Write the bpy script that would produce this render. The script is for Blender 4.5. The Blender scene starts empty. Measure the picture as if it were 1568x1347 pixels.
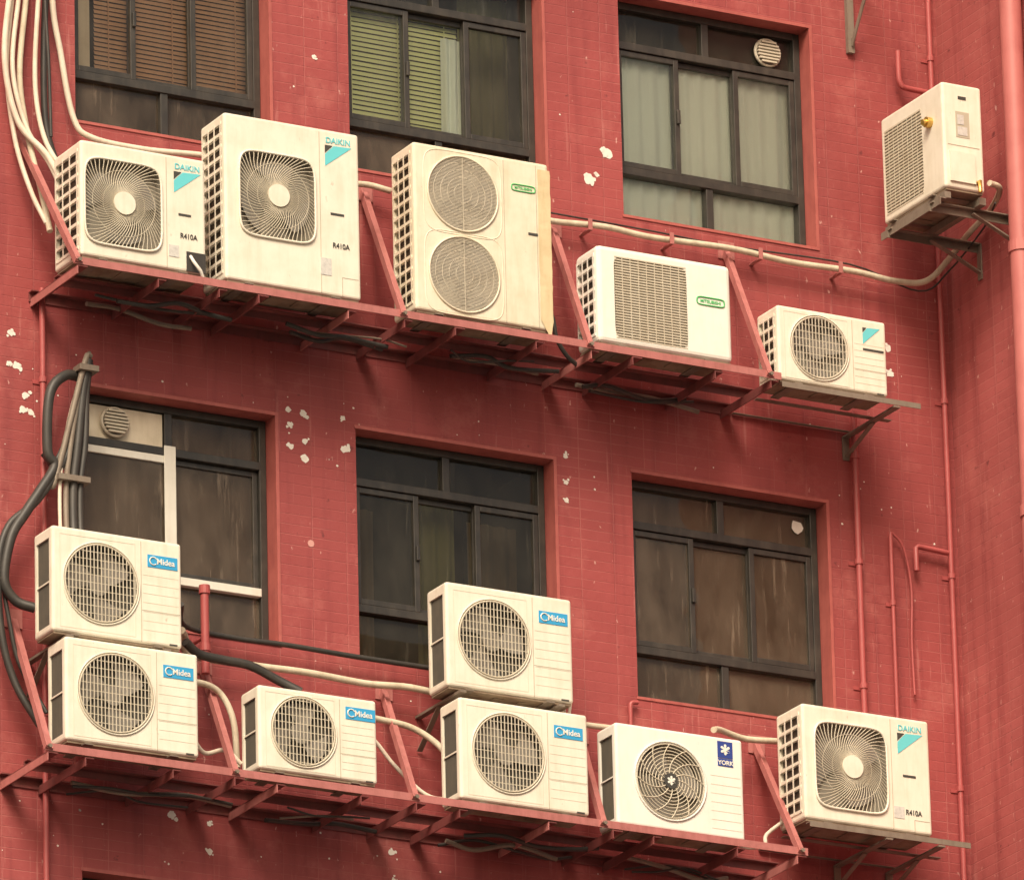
import bpy, math, random
from mathutils import Vector, Matrix
random.seed(7)
S=bpy.context.scene
# ------------------------------------------------------------ helpers
class MB:
    def __init__(s): s.v=[];s.f=[];s.m=[];s.sm=[]
    def add(s,vs,fs,mi=0,smooth=False):
        b=len(s.v); s.v+= [tuple(p) for p in vs]
        for f in fs: s.f.append([b+i for i in f]); s.m.append(mi); s.sm.append(smooth)
    def box(s,a,b,mi=0):
        x0,x1=sorted((a[0],b[0]));y0,y1=sorted((a[1],b[1]));z0,z1=sorted((a[2],b[2]))
        s.add([(x0,y0,z0),(x1,y0,z0),(x1,y1,z0),(x0,y1,z0),(x0,y0,z1),(x1,y0,z1),(x1,y1,z1),(x0,y1,z1)],
              [(0,3,2,1),(4,5,6,7),(0,1,5,4),(1,2,6,5),(2,3,7,6),(3,0,4,7)],mi)
    def tube(s,pts,r,mi=0,n=6,smooth=True,caps=True):
        pts=[Vector(p) for p in pts]; vs=[];fs=[]
        t0=(pts[1]-pts[0]).normalized()
        up=Vector((0,0,1)) if abs(t0.z)<.9 else Vector((0,1,0))
        nrm=t0.cross(up).normalized()
        for i,p in enumerate(pts):
            if i==0:t=pts[1]-pts[0]
            elif i==len(pts)-1:t=pts[-1]-pts[-2]
            else:t=pts[i+1]-pts[i-1]
            t.normalize(); nrm=(nrm-t*nrm.dot(t)).normalized(); bn=t.cross(nrm)
            rr=r[i] if isinstance(r,(list,tuple)) else r
            for k in range(n):
                a=2*math.pi*k/n; vs.append(p+nrm*math.cos(a)*rr+bn*math.sin(a)*rr)
        for i in range(len(pts)-1):
            for k in range(n):
                a=i*n+k;b=i*n+(k+1)%n; fs.append((a,b,b+n,a+n))
        s.add(vs,fs,mi,smooth)
        if caps:
            L=len(pts)-1
            s.add(vs[:n],[tuple(range(n))[::-1]],mi); s.add(vs[L*n:],[tuple(range(n))],mi)
    def beam(s,a,b,w,h,mi=0,up=(0,0,1)):
        a=Vector(a);b=Vector(b);t=(b-a).normalized();u=Vector(up)
        sd=t.cross(u).normalized();u=sd.cross(t).normalized();vs=[]
        for p in (a,b):
            for i,j in((-1,-1),(1,-1),(1,1),(-1,1)): vs.append(p+sd*i*w/2+u*j*h/2)
        s.add(vs,[(0,1,2,3),(7,6,5,4),(0,4,5,1),(1,5,6,2),(2,6,7,3),(3,7,4,0)],mi)
    def obj(s,name,mats,parent=None,loc=None,bevel=0):
        me=bpy.data.meshes.new(name); me.from_pydata(s.v,[],s.f)
        for m in mats: me.materials.append(m)
        me.polygons.foreach_set('material_index',s.m); me.polygons.foreach_set('use_smooth',s.sm); me.update()
        o=bpy.data.objects.new(name,me); S.collection.objects.link(o)
        if parent:o.parent=parent
        if loc:o.location=loc
        if bevel:
            m=o.modifiers.new('b','BEVEL');m.width=bevel;m.segments=2;m.limit_method='ANGLE';m.angle_limit=math.radians(50)
        return o
def empty(name,loc=(0,0,0),rz=0,parent=None):
    e=bpy.data.objects.new(name,None);e.empty_display_size=.1;S.collection.objects.link(e);e.location=loc;e.rotation_euler=(0,0,rz)
    if parent:e.parent=parent
    return e
def smooth(pts,k=6):
    P=[Vector(p) for p in pts];P=[2*P[0]-P[1]]+P+[2*P[-1]-P[-2]];o=[]
    for i in range(1,len(P)-2):
        for j in range(k):
            t=j/k;a,b,c,d=P[i-1:i+3]
            o.append(.5*((2*b)+(c-a)*t+(2*a-5*b+4*c-d)*t*t+(3*b-a-3*c+d)*t**3))
    o.append(P[-2]);return o
# ------------------------------------------------------------ materials
def newmat(name):
    m=bpy.data.materials.new(name);m.use_nodes=True;n=m.node_tree;b=n.nodes['Principled BSDF'];return m,n,b
def N(n,t,**k):
    x=n.nodes.new(t)
    for a,v in k.items(): setattr(x,a,v)
    return x
def ramp(n,src,p0,p1,c0=(0,0,0,1),c1=(1,1,1,1)):
    r=N(n,'ShaderNodeValToRGB');r.color_ramp.elements[0].position=p0;r.color_ramp.elements[1].position=p1
    r.color_ramp.elements[0].color=c0;r.color_ramp.elements[1].color=c1
    n.links.new(src,r.inputs[0]);return r.outputs[0]
def mixc(n,fac,a,b,mode='MIX'):
    m=N(n,'ShaderNodeMix',data_type='RGBA',blend_type=mode)
    for i,v in((0,fac),(6,a),(7,b)):
        if hasattr(v,'links'): n.links.new(v,m.inputs[i])
        else: m.inputs[i].default_value=v if i==0 else (*v[:3],1)
    return m.outputs[2]
def noise(n,scale,detail=4,vec=None,rough=.6):
    x=N(n,'ShaderNodeTexNoise');x.inputs['Scale'].default_value=scale;x.inputs['Detail'].default_value=detail;x.inputs['Roughness'].default_value=rough
    if vec is not None:n.links.new(vec,x.inputs['Vector'])
    return x.outputs[0]
def mapping(n,vec,sc):
    m=N(n,'ShaderNodeMapping');m.inputs['Scale'].default_value=sc;n.links.new(vec,m.inputs[0]);return m.outputs[0]
def pos(n): return N(n,'ShaderNodeNewGeometry').outputs['Position']
def paint(name,col,rough=.5,dirt=None,amt=.35,streak=True,bump=0,metal=0,scale=9,rust=0):
    m,n,b=newmat(name);p=pos(n)
    c=col
    if dirt:
        f=ramp(n,noise(n,scale,5,p),.42,.75)
        if streak:
            f2=ramp(n,noise(n,7,4,mapping(n,p,(4,4,.5))),.45,.8)
            f=mixc(n,.5,f,f2)
        mm=N(n,'ShaderNodeMath',operation='MULTIPLY');n.links.new(f,mm.inputs[0]);mm.inputs[1].default_value=amt
        c=mixc(n,mm.outputs[0],col,dirt)
        if rust:
            c=mixc(n,ramp(n,noise(n,30,4,mapping(n,p,(1,1,.45)),.65),.68,.76,(0,0,0,1),(rust,)*3+(1,)),c,(.30,.17,.09))
        n.links.new(c,b.inputs['Base Color'])
    else:b.inputs['Base Color'].default_value=(*col,1)
    b.inputs['Roughness'].default_value=rough;b.inputs['Metallic'].default_value=metal
    if bump:
        bp=N(n,'ShaderNodeBump');bp.inputs['Strength'].default_value=bump;bp.inputs['Distance'].default_value=.004
        n.links.new(noise(n,40,3,p),bp.inputs['Height']);n.links.new(bp.outputs[0],b.inputs['Normal'])
    return m
def tilemat(name='painted_red_tile',light=0):
    m,n,b=newmat(name);p=pos(n)
    sx=N(n,'ShaderNodeSeparateXYZ');n.links.new(p,sx.inputs[0])
    sub=N(n,'ShaderNodeMath',operation='SUBTRACT');n.links.new(sx.outputs[0],sub.inputs[0]);n.links.new(sx.outputs[1],sub.inputs[1])
    cb=N(n,'ShaderNodeCombineXYZ');n.links.new(sub.outputs[0],cb.inputs[0]);n.links.new(sx.outputs[2],cb.inputs[1])
    br=N(n,'ShaderNodeTexBrick');br.offset=0.0;n.links.new(cb.outputs[0],br.inputs['Vector'])
    br.inputs['Scale'].default_value=1;br.inputs['Brick Width'].default_value=.20;br.inputs['Row Height'].default_value=.056
    br.inputs['Mortar Size'].default_value=.0032;br.inputs['Mortar Smooth'].default_value=.5;br.inputs['Bias'].default_value=-.1
    base=(.335,.064,.064);  # green and blue raised slightly, haze mixed into the wall colour
    if light: base=(.40,.097,.094)  # wing wall: brightness of its sun-facing side put into a lighter base
    k=lambda s,g=0:(base[0]*s,base[1]*s+g,base[2]*s+g,1)
    br.inputs['Color1'].default_value=k(.94);br.inputs['Color2'].default_value=k(1.10,.006);br.inputs['Mortar'].default_value=(.46,.155,.14,1)
    plain=k(1.0)
    vis=ramp(n,noise(n,1.1,5,p,.65),.40,.70,(.10,.10,.10,1),(.9,.9,.9,1))
    if light: vis=ramp(n,noise(n,1.5,4,p),.30,.60,(.25,.25,.25,1),(.9,.9,.9,1))
    c=mixc(n,vis,plain,br.outputs[0])
    c=mixc(n,ramp(n,noise(n,.8,4,p),.38,.66,(0,0,0,1),(.75,.75,.75,1)),c,k(.76))
    c=mixc(n,ramp(n,noise(n,3.2,5,mapping(n,p,(3,3,.20))),.50,.74,(0,0,0,1),(.7,.7,.7,1)),c,(.20,.032,.037))
    c=mixc(n,ramp(n,noise(n,2.1,6,p,.72),.54,.70,(0,0,0,1),(.6,.6,.6,1)),c,(.46,.145,.13))
    c=mixc(n,ramp(n,noise(n,4.5,4,mapping(n,p,(6,6,.35))),.62,.72,(0,0,0,1),(.45,.45,.45,1)),c,(.52,.21,.19))
    c=mixc(n,ramp(n,noise(n,30,3,mapping(n,p,(1,1,.5)),.55),.68,.73,(0,0,0,1),(.75,.75,.75,1)),c,(.62,.36,.32))
    c=mixc(n,ramp(n,noise(n,12,5,p,.65),.29,.35,(.7,.7,.7,1),(0,0,0,1)),c,(.12,.024,.027))
    n.links.new(c,b.inputs['Base Color'])
    b.inputs['Roughness'].default_value=.6
    bp=N(n,'ShaderNodeBump');bp.inputs['Strength'].default_value=.5;bp.inputs['Distance'].default_value=.004;bp.invert=True
    n.links.new(br.outputs['Fac'],bp.inputs['Height'])
    bp2=N(n,'ShaderNodeBump');bp2.inputs['Strength'].default_value=.4;bp2.inputs['Distance'].default_value=.014
    n.links.new(noise(n,9,5,p),bp2.inputs['Height']);n.links.new(bp.outputs[0],bp2.inputs['Normal']);n.links.new(bp2.outputs[0],b.inputs['Normal'])
    return m
def glassmat(name,tint,dust=.10,dcol=(.35,.31,.26)):
    m=bpy.data.materials.new(name);m.use_nodes=True;n=m.node_tree;n.nodes.clear()
    o=N(n,'ShaderNodeOutputMaterial');t=N(n,'ShaderNodeBsdfTransparent');t.inputs[0].default_value=(*tint,1)
    g=N(n,'ShaderNodeBsdfGlossy');g.inputs['Roughness'].default_value=.03
    fr=N(n,'ShaderNodeFresnel');fr.inputs[0].default_value=1.45
    bp=N(n,'ShaderNodeBump');bp.inputs['Strength'].default_value=.25;bp.inputs['Distance'].default_value=.03
    n.links.new(noise(n,2.2,2,pos(n)),bp.inputs['Height']);n.links.new(bp.outputs[0],g.inputs['Normal'])
    d=N(n,'ShaderNodeBsdfDiffuse');d.inputs[0].default_value=(*dcol,1)
    f1=ramp(n,noise(n,5,5,mapping(n,pos(n),(1,1,.5))),.3,.85,(dust*.4,)*3+(1,),(dust*2,)*3+(1,))
    f2=ramp(n,noise(n,9,4,mapping(n,pos(n),(3,3,.25)),.6),.60,.70,(0,0,0,1),(dust*1.3,)*3+(1,))
    ad=N(n,'ShaderNodeMath',operation='ADD');n.links.new(f1,ad.inputs[0]);n.links.new(f2,ad.inputs[1])
    x0=N(n,'ShaderNodeMixShader');n.links.new(ad.outputs[0],x0.inputs[0])
    n.links.new(t.outputs[0],x0.inputs[1]);n.links.new(d.outputs[0],x0.inputs[2])
    x=N(n,'ShaderNodeMixShader');n.links.new(fr.outputs[0],x.inputs[0]);n.links.new(x0.outputs[0],x.inputs[1]);n.links.new(g.outputs[0],x.inputs[2])
    n.links.new(x.outputs[0],o.inputs[0]);return m
M={}
M['tile']=tilemat();M['tile2']=tilemat('sunlit_red_tile',1)
M['reveal']=paint('red_reveal_paint',(.43,.115,.10),.5,(.22,.04,.04),.75)
M['frame']=paint('bronze_window_frame',(.032,.030,.027),.35,(.14,.12,.095),.45)  # near-black lifted so the colour carries some haze
M['wframe']=paint('white_aluminium_frame',(.72,.70,.63),.4,(.35,.3,.22),.35)
M['glass']=glassmat('window_glass',(.95,.93,.88),.06)
M['glassg']=glassmat('green_window_glass',(.95,.98,.93),.05,(.5,.5,.45))
M['glassb']=glassmat('brown_window_glass',(.62,.53,.42),.26,(.25,.195,.145))
M['glassd']=glassmat('dusty_window_glass',(.70,.68,.58),.14,(.17,.155,.12))
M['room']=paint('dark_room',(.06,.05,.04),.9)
M['brownblind']=paint('brown_blind',(.66,.40,.24),.6,(.42,.25,.15),.6)
M['greenblind']=paint('green_blind',(.88,.90,.48),.6,(.66,.68,.34),.4)
M['palecurtain']=paint('pale_curtain',(.86,.92,.86),.8)
M['darkcurtain']=paint('brown_curtain',(.24,.18,.13),.9,(.13,.10,.07),.5)
M['greencurtain']=paint('olive_curtain',(.26,.27,.13),.9)
M['creampanel']=paint('cream_panel',(.78,.70,.55),.6,(.45,.37,.24),.6)
M['cream']=paint('cream_enamel',(.81,.77,.66),.42,(.48,.40,.26),.45,rust=.4)
M['ivory']=paint('ivory_enamel',(.79,.73,.59),.45,(.48,.37,.20),.55,rust=.5)
M['white']=paint('white_enamel',(.84,.825,.76),.38,(.55,.5,.38),.28,rust=.15)
M['seam']=paint('panel_seam',(.46,.42,.33),.7)
M['rib']=paint('panel_rib',(.68,.64,.53),.6)
M['dark']=paint('dark_cavity',(.095,.088,.072),.8)
M['midcav']=paint('coil_cavity',(.30,.275,.225),.8)
M['greycav']=paint('grey_mesh_backing',(.54,.50,.42),.8,(.33,.29,.22),.6,scale=5)
M['coil']=paint('dark_condenser_coil',(.09,.08,.066),.7,(.17,.14,.1),.6)
M['blade']=paint('grey_fan_blade',(.27,.25,.22),.5)
M['wire']=paint('cream_guard_wire',(.60,.55,.44),.5,(.4,.32,.2),.5)
M['wireg']=paint('grey_guard_wire',(.58,.53,.43),.5,(.4,.33,.22),.4)
M['pan']=paint('rusty_base_pan',(.26,.20,.14),.8,(.11,.055,.03),.9,streak=False)  # rust brown, taken darker to carry the shade under the units
M['blue']=paint('blue_badge',(.04,.35,.66),.4)
M['navy']=paint('navy_badge',(.03,.06,.28),.4)
M['cyan']=paint('cyan_badge',(.14,.60,.66),.4)
M['green']=paint('green_badge',(.08,.50,.16),.4)
M['black']=paint('black_rubber',(.032,.030,.028),.5,(.12,.10,.08),.4)
M['textd']=paint('dark_print',(.05,.05,.045),.6)
M['sticker']=paint('grey_sticker',(.62,.61,.58),.5,(.3,.3,.3),.5,scale=60,streak=False)
M['redsteel']=paint('red_painted_steel',(.45,.165,.155),.5,(.22,.07,.055),.75,bump=.3,scale=14,rust=.5)
M['shadesteel']=paint('shaded_red_steel',(.20,.05,.048),.6,(.08,.035,.03),.8,bump=.3,scale=14)  # darker copy of the rack red, underside shade put into the colour
M['galv']=paint('weathered_steel',(.24,.20,.16),.6,(.12,.07,.05),.7,bump=.3,metal=.2)
M['redpipe']=paint('red_painted_pipe',(.40,.085,.085),.45,(.23,.04,.04),.6)
M['pinkpipe']=paint('faded_red_pipe',(.50,.16,.15),.45,(.34,.08,.08),.6)
M['insul']=paint('cream_pipe_insulation',(.64,.57,.44),.7,(.30,.23,.15),.8,bump=.5)
M['whitecable']=paint('white_cable',(.72,.65,.54),.6,(.42,.22,.16),.6)
M['brass']=paint('brass',(.65,.42,.12),.3,metal=.8)
M['tape']=paint('yellowed_tape',(.68,.57,.36),.7,(.42,.30,.14),.8)
M['chip']=paint('exposed_white_render',(.80,.76,.70),.8,(.6,.5,.45),.4,scale=60)
M['chipp']=paint('exposed_pink_render',(.60,.30,.27),.8)
M['asphalt']=paint('asphalt',(.06,.06,.058),.9,(.09,.085,.08),.7)
M['paving']=paint('paving',(.30,.28,.25),.85,(.2,.18,.16),.5)
M['kerb']=paint('kerb_stone',(.4,.38,.35),.8)
M['line']=paint('road_line',(.75,.74,.7),.7)
# ------------------------------------------------------------ camera (50 m away, at street level)
C=Vector((-22.85008,-41.22264,1.60966))
co=bpy.data.objects.new('camera',bpy.data.cameras.new('camera'));S.collection.objects.link(co)
co.location=C;co.rotation_euler=(1.911233901977539,0.023565763607621193,-0.49779874086380005)
co.data.sensor_width=36;co.data.lens=36*14500/1568;co.data.clip_start=.5;co.data.clip_end=2000;S.camera=co
# ------------------------------------------------------------ building
B=empty('apartment_building')
XC=2.735; XL=-7.0; ZT=26.2
cols=[(-2.55,-1.41),(-.935,.245),(.72,1.915)]
extra=[(-6.2,-5.0),(-4.55,-3.45)]
rows=[(22.44,23.72),(19.69,20.97),(16.975,18.225),(14.35,15.61),(11.6,12.86),(8.85,10.11),(6.1,7.36)]
def facade():
    mb=MB();xs=[XL]
    allc=sorted(extra+cols)
    for a,b in allc:xs+=[a,b]
    xs.append(XC);zs=[0]
    for a,b in sorted(rows):zs+=[a,b]
    zs.append(ZT)
    for i in range(len(xs)-1):
        for j in range(len(zs)-1):
            hole=(i%2==1 and j%2==1)
            x0,x1,z0,z1=xs[i],xs[i+1],zs[j],zs[j+1]
            if not hole: mb.add([(x0,0,z0),(x1,0,z0),(x1,0,z1),(x0,0,z1)],[(0,1,2,3)],0)
            else:
                D=.14
                mb.add([(x0,0,z0),(x0,0,z1),(x0,D,z1),(x0,D,z0)],[(0,1,2,3)],1)
                mb.add([(x1,0,z0),(x1,D,z0),(x1,D,z1),(x1,0,z1)],[(0,1,2,3)],1)
                mb.add([(x0,0,z1),(x1,0,z1),(x1,D,z1),(x0,D,z1)],[(0,1,2,3)],1)
                mb.add([(x0,0,z0),(x0,D,z0),(x1,D,z0),(x1,0,z0)],[(0,1,2,3)],1)
    mb.add([(XL,0,0),(XL,0,ZT),(XL,12,ZT),(XL,12,0)],[(0,1,2,3)],0)
    mb.add([(XL,0,ZT),(XC,0,ZT),(XC,12,ZT),(XL,12,ZT)],[(0,1,2,3)],0)
    mb.add([(XL,12,0),(XL,12,ZT),(9,12,ZT),(9,12,0)],[(0,1,2,3)],0)
    mb.obj('facade_wall',[M['tile'],M['reveal']],B)
    mb=MB();mb.box((XC,-2.6,0),(9,12,ZT+.6),0);mb.obj('projecting_wing_wall',[M['tile2']],B)
    mb=MB();mb.box((XL-.05,-.08,ZT),(XC-.003,.15,ZT+.5),0);mb.obj('roof_parapet',[M['reveal']],B)
    mb=MB()
    for a,b in allc:
        for c,d in rows:
            t=.018;y=-.006
            mb.box((a-.008,y,d),(b+t,-.0005,d+t),0);mb.box((b,y,c),(b+t,-.0005,d-.0005),0)
            mb.box((a-.008,y,c-.016),(b+t,-.0005,c-.0005),0)
    mb.obj('window_surrounds',[M['reveal']],B)
facade()
YF=.10
def sash(mb,x0,x1,z0,z1,y,w=.032,d=.028,mi=0):
    mb.box((x0,y,z0),(x0+w,y+d,z1),mi);mb.box((x1-w,y,z0),(x1,y+d,z1),mi)
    mb.box((x0+w,y,z0),(x1-w,y+d,z0+w),mi);mb.box((x0+w,y,z1-w),(x1-w,y+d,z1),mi)
def pane(mb,x0,x1,z0,z1,y,mi): mb.add([(x0,y,z0),(x1,y,z0),(x1,y,z1),(x0,y,z1)],[(0,1,2,3)],mi)
def curtain(x0,x1,z0,z1,y,mat,name,W,amp=.018,per=.075):
    mb=MB();n=int((x1-x0)/per*8)+2;vs=[];fs=[]
    for i in range(n):
        x=x0+(x1-x0)*i/(n-1);ph=random.uniform(-.4,.4)
        for k,z in enumerate((z0,z0+(z1-z0)*.5,z1)):
            vs.append((x,y+amp*math.sin(2*math.pi*x/per+ph+k*.5*math.sin(x*9))*(1.15-.3*k),z))
    for i in range(n-1):
        for k in range(2): a=i*3+k;fs.append((a,a+3,a+4,a+1))
    mb.add(vs,fs,0,True);return mb.obj(name,[mat],W)
def blinds(x0,x1,z0,z1,y,mat,W,pitch=.024,gap=.010):
    mb=MB();z=z1
    while z>z0:
        dz=random.uniform(-.0015,.0015)
        mb.add([(x0,y-.006,z-gap+dz),(x1,y-.006,z-gap),(x1,y+.004,z+gap),(x0,y+.004,z+gap+dz)],[(0,1,2,3)],0);z-=pitch
    for x in (x0+.08,(x0+x1)/2,x1-.08): mb.box((x-.003,y-.013,z0),(x+.003,y-.011,z1),0)
    mb.obj('blind',[mat],W)
def vent(cx,cz,y,r,W,plate=None):
    mb=MB()
    if plate: mb.box((cx+plate[0],y+.004,cz+plate[1]),(cx+plate[2],y+.02,cz+plate[3]),1)
    pts=[(cx+r*math.cos(a*math.pi/12),y-.02,cz+r*math.sin(a*math.pi/12)) for a in range(25)]
    mb.tube(pts,.010,0,8)
    mb.tube([(cx,y+.02,cz),(cx,y-.03,cz)],r*.96,2,24,smooth=False)
    for k in range(-3,4):
        z=cz+k*r*.25;hw=math.sqrt(max(r*r-(z-cz)**2,0))*.93
        mb.box((cx-hw,y-.045,z-.005),(cx+hw,y-.031,z+.005),0)
    mb.obj('vent_fan',[M['wireg'],M['creampanel'],M['dark']],W)
def window(col,row,kind):
    x0,x1=cols[col] if col<3 else extra[col-3];z0,z1=rows[row];W=empty('window_%s%d%d'%(kind,row,col),parent=B)
    w=x1-x0;f=MB();g=MB()
    white=(kind=='D')
    zt=z1-.255;zb=z0+.30;y=YF
    e=.042
    f.box((x0+.002,y,z0+.002),(x0+e,y+.06,z1-.002),0);f.box((x1-e,y,z0+.002),(x1-.002,y+.06,z1-.002),0)
    f.box((x0+e,y,z1-e),(x1-e,y+.06,z1-.002),0);f.box((x0+e,y,z0+.002),(x1-e,y+.06,z0+e),0)
    f.box((x0+e,y-.006,zt-.022),(x1-e,y+.058,zt+.022),0);f.box((x0+e,y-.006,zb-.022),(x1-e,y+.058,zb+.022),1 if white else 0)
    xm=(x0+x1)/2
    f.box((xm-.022,y+.002,zt+.022),(xm+.022,y+.056,z1-e),0);f.box((xm-.022,y+.002,z0+e),(xm+.022,y+.056,zb-.022),0)
    gi={'A':0,'B':1,'C':1,'D':2,'E':3,'F':2}.get(kind,3)
    for a,b in((x0+e,xm-.022),(xm+.022,x1-e)):
        pane(g,a,b,zt+.022,z1-e,y+.03,gi if kind not in 'C' else 3);pane(g,a,b,z0+e,zb-.022,y+.03,gi if kind not in 'AB' else 2)
    xa=x0+e;xb=x1-e;th=(xb-xa)/3
    if white:
        s1=xa+ (xb-xa)*.52
        sash(f,xa-.01,s1,zb+.025,zt-.025,y-.01,.04,.028,1);pane(g,xa,s1,zb+.04,zt-.04,y+.002,gi)
        f.box((s1-.055,y-.018,zb+.02),(s1+.012,y-.0105,zt+.03),1)
        sash(f,s1-.04,xb,zb+.025,zt-.025,y+.024,.03,.025,0);pane(g,s1-.04,xb,zb+.03,zt-.03,y+.035,gi)
    else:
        sash(f,xa,xa+th+.015,zb+.025,zt-.025,y+.004);sash(f,xb-th-.015,xb,zb+.025,zt-.025,y+.004)
        sash(f,xa+th-.015,xb-th+.015,zb+.025,zt-.025,y+.034,.03,.022)
        pane(g,xa,xa+th,zb+.05,zt-.05,y+.018,gi);pane(g,xb-th,xb,zb+.05,zt-.05,y+.018,gi if kind!='B' else 3);pane(g,xa+th,xb-th,zb+.05,zt-.05,y+.045,gi)
        f.box((xa+th-.008,y-.012,(zb+zt)/2-.04),(xa+th+.012,y+.004,(zb+zt)/2+.04),0)
    f.obj('window_frame',[M['frame'],M['wframe']],W,bevel=.003)
    g.obj('glass_panes',[M['glass'],M['glassg'],M['glassb'],M['glassd']],W)
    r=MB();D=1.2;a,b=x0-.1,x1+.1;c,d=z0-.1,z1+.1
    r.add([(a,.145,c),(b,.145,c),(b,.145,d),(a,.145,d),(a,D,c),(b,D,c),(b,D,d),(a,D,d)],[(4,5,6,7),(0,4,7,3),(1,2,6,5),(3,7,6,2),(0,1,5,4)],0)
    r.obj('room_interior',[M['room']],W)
    yc=.180
    if kind=='A':
        blinds(x0+.20,x1-.03,zb,zt+.1,yc,M['brownblind'],W,.026,.012)
        mb=MB();mb.box((x0+.09,yc-.01,zb+.02),(x0+.17,yc+.02,zt),0);mb.obj('inner_timber_post',[M['creampanel']],W)
    elif kind=='B':
        blinds(x0+.03,x0+.64*w,zb+.0,zt+.05,yc+.005,M['greenblind'],W,.028,.0125)
        curtain(x0+.55*w,x0+.67*w,zb,zt-.12,yc-.018,M['palecurtain'],'gathered_curtain',W,.014,.05)
        curtain(x0+.74*w,x1,z0,z1,yc+.2,M['greencurtain'],'curtain',W)
    elif kind=='C':
        curtain(x0+.02,x1-.02,z0,zt-.01,yc-.005,M['palecurtain'],'curtain',W,.011,.095)
        vent(x1-.20,zt+.115,y+.03,.075,W)
    elif kind=='D':
        curtain(x0,x1,z0+.3,z1,yc+.05,M['darkcurtain'],'curtain',W,.01,.2)
        vent(x0+.255,zt+.115,y+.008,.075,W,plate=(-.15,-.09,.285,.09))
    elif kind=='E':
        curtain(x0+.42*w,x0+.62*w,z0,zt,yc+.1,M['greencurtain'],'curtain',W,.02,.08)
        curtain(x0,x0+.30*w,z0,zt,yc+.3,M['darkcurtain'],'curtain',W,.02,.1)
        curtain(x0+.75*w,x1,z0,zt,yc+.25,M['darkcurtain'],'curtain',W,.02,.1)
    elif kind=='F':
        curtain(x0,x1,z0,z1,yc,M['darkcurtain'],'curtain',W,.008,.25)
    else:
        if random.random()<.6:curtain(x0,x0+w*random.uniform(.4,1),z0,z1,yc+.1,random.choice([M['darkcurtain'],M['palecurtain'],M['greencurtain']]),'curtain',W)
for r_ in range(len(rows)):
    for c_ in range(5):
        k={(1,0):'A',(1,1):'B',(1,2):'C',(2,0):'D',(2,1):'E',(2,2):'F'}.get((r_,c_),'G')
        window(c_,r_,k)
def chips():
    mb=MB()
    L=[(-1.14,20.28,.017),(.627,20.02,.036),(.505,19.86,.036),(.56,19.89,.016),(-2.90,18.275,.030),(-2.94,18.28,.02),(-2.85,18.12,.026),(-2.865,18.04,.024),(-2.82,18.03,.022),
       (-1.33,18.27,.020),(-1.24,18.26,.024),(-1.32,18.19,.020),(-1.32,18.07,.021),(-1.235,18.11,.022),(-1.235,18.01,.024),(-1.01,18.27,.019),(-1.0,18.10,.028),
       (.32,18.26,.018),(.32,18.11,.018),(.32,18.01,.017),(-2.04,15.97,.026),(-1.825,15.95,.018),(-1.825,15.80,.022),(-.77,15.93,.022),(-.76,15.78,.016),(2.346,19.175,.025),(2.35,19.03,.028),(-2.93,18.45,.024)]
    for k in range(130):
        L.append((random.uniform(-3.2,2.6),random.choice([random.uniform(15.2,21.2),random.uniform(18.0,18.4),random.uniform(15.6,16)]),random.uniform(.003,.008)))
    for i,(x,z,r) in enumerate(L):
        if r<.01:
            if any(a-.05<x<b+.05 for a,b in cols) and any(c-.05<z<d+.05 for c,d in rows): continue
        for q in range(1 if r<.012 else 4):
            ox,oz=(0,0) if q==0 else (random.uniform(-r,r),random.uniform(-r,r)*.9)
            rr=r if q==0 else r*random.uniform(.25,.6);n=13
            y=-.0015-.0008*q
            vs=[(x+ox+rr*random.uniform(.6,1.05)*math.cos(2*math.pi*t/n),y,z+oz+rr*.9*random.uniform(.6,1.1)*math.sin(2*math.pi*t/n)) for t in range(n)]
            mb.add(vs,[tuple(range(n))],0)
    mb.add([(-1.21+.02*math.cos(t*.785),-.002,17.55+.02*math.sin(t*.785)) for t in range(8)],[tuple(range(8))],1)
    mb.add([(1.80+.04*math.cos(t*.7)*random.uniform(.7,1.1),.121,18.11+.04*math.sin(t*.7)*random.uniform(.7,1.1)) for t in range(9)],[tuple(range(9))],0)
    mb.obj('paint_chips',[M['chip'],M['chipp']],B)
chips()
# ------------------------------------------------------------ air conditioners
def sup(a,rx,rz,n):
    c,s_=math.cos(a),math.sin(a)
    return (rx*math.copysign(abs(c)**(2/n),c),rz*math.copysign(abs(s_)**(2/n),s_))
def text(s,x,z,h,mat,P,y=-.0025,name='lettering',sx=1.0,bold=0,align='LEFT',rot=None,loc=None):
    cu=bpy.data.curves.new('t','FONT');cu.body=s;cu.size=h;cu.align_x=align;cu.offset=bold;cu.extrude=.0008
    o=bpy.data.objects.new('t',cu);S.collection.objects.link(o);dg=bpy.context.evaluated_depsgraph_get();dg.update()
    me=bpy.data.meshes.new_from_object(o.evaluated_get(dg));bpy.data.objects.remove(o)
    me.materials.clear();me.materials.append(mat)
    q=bpy.data.objects.new(name,me);S.collection.objects.link(q);q.parent=P;q.location=loc or (x,y,z);q.rotation_euler=rot or (math.pi/2,0,0);q.scale=(sx,1,1);return q
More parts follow.
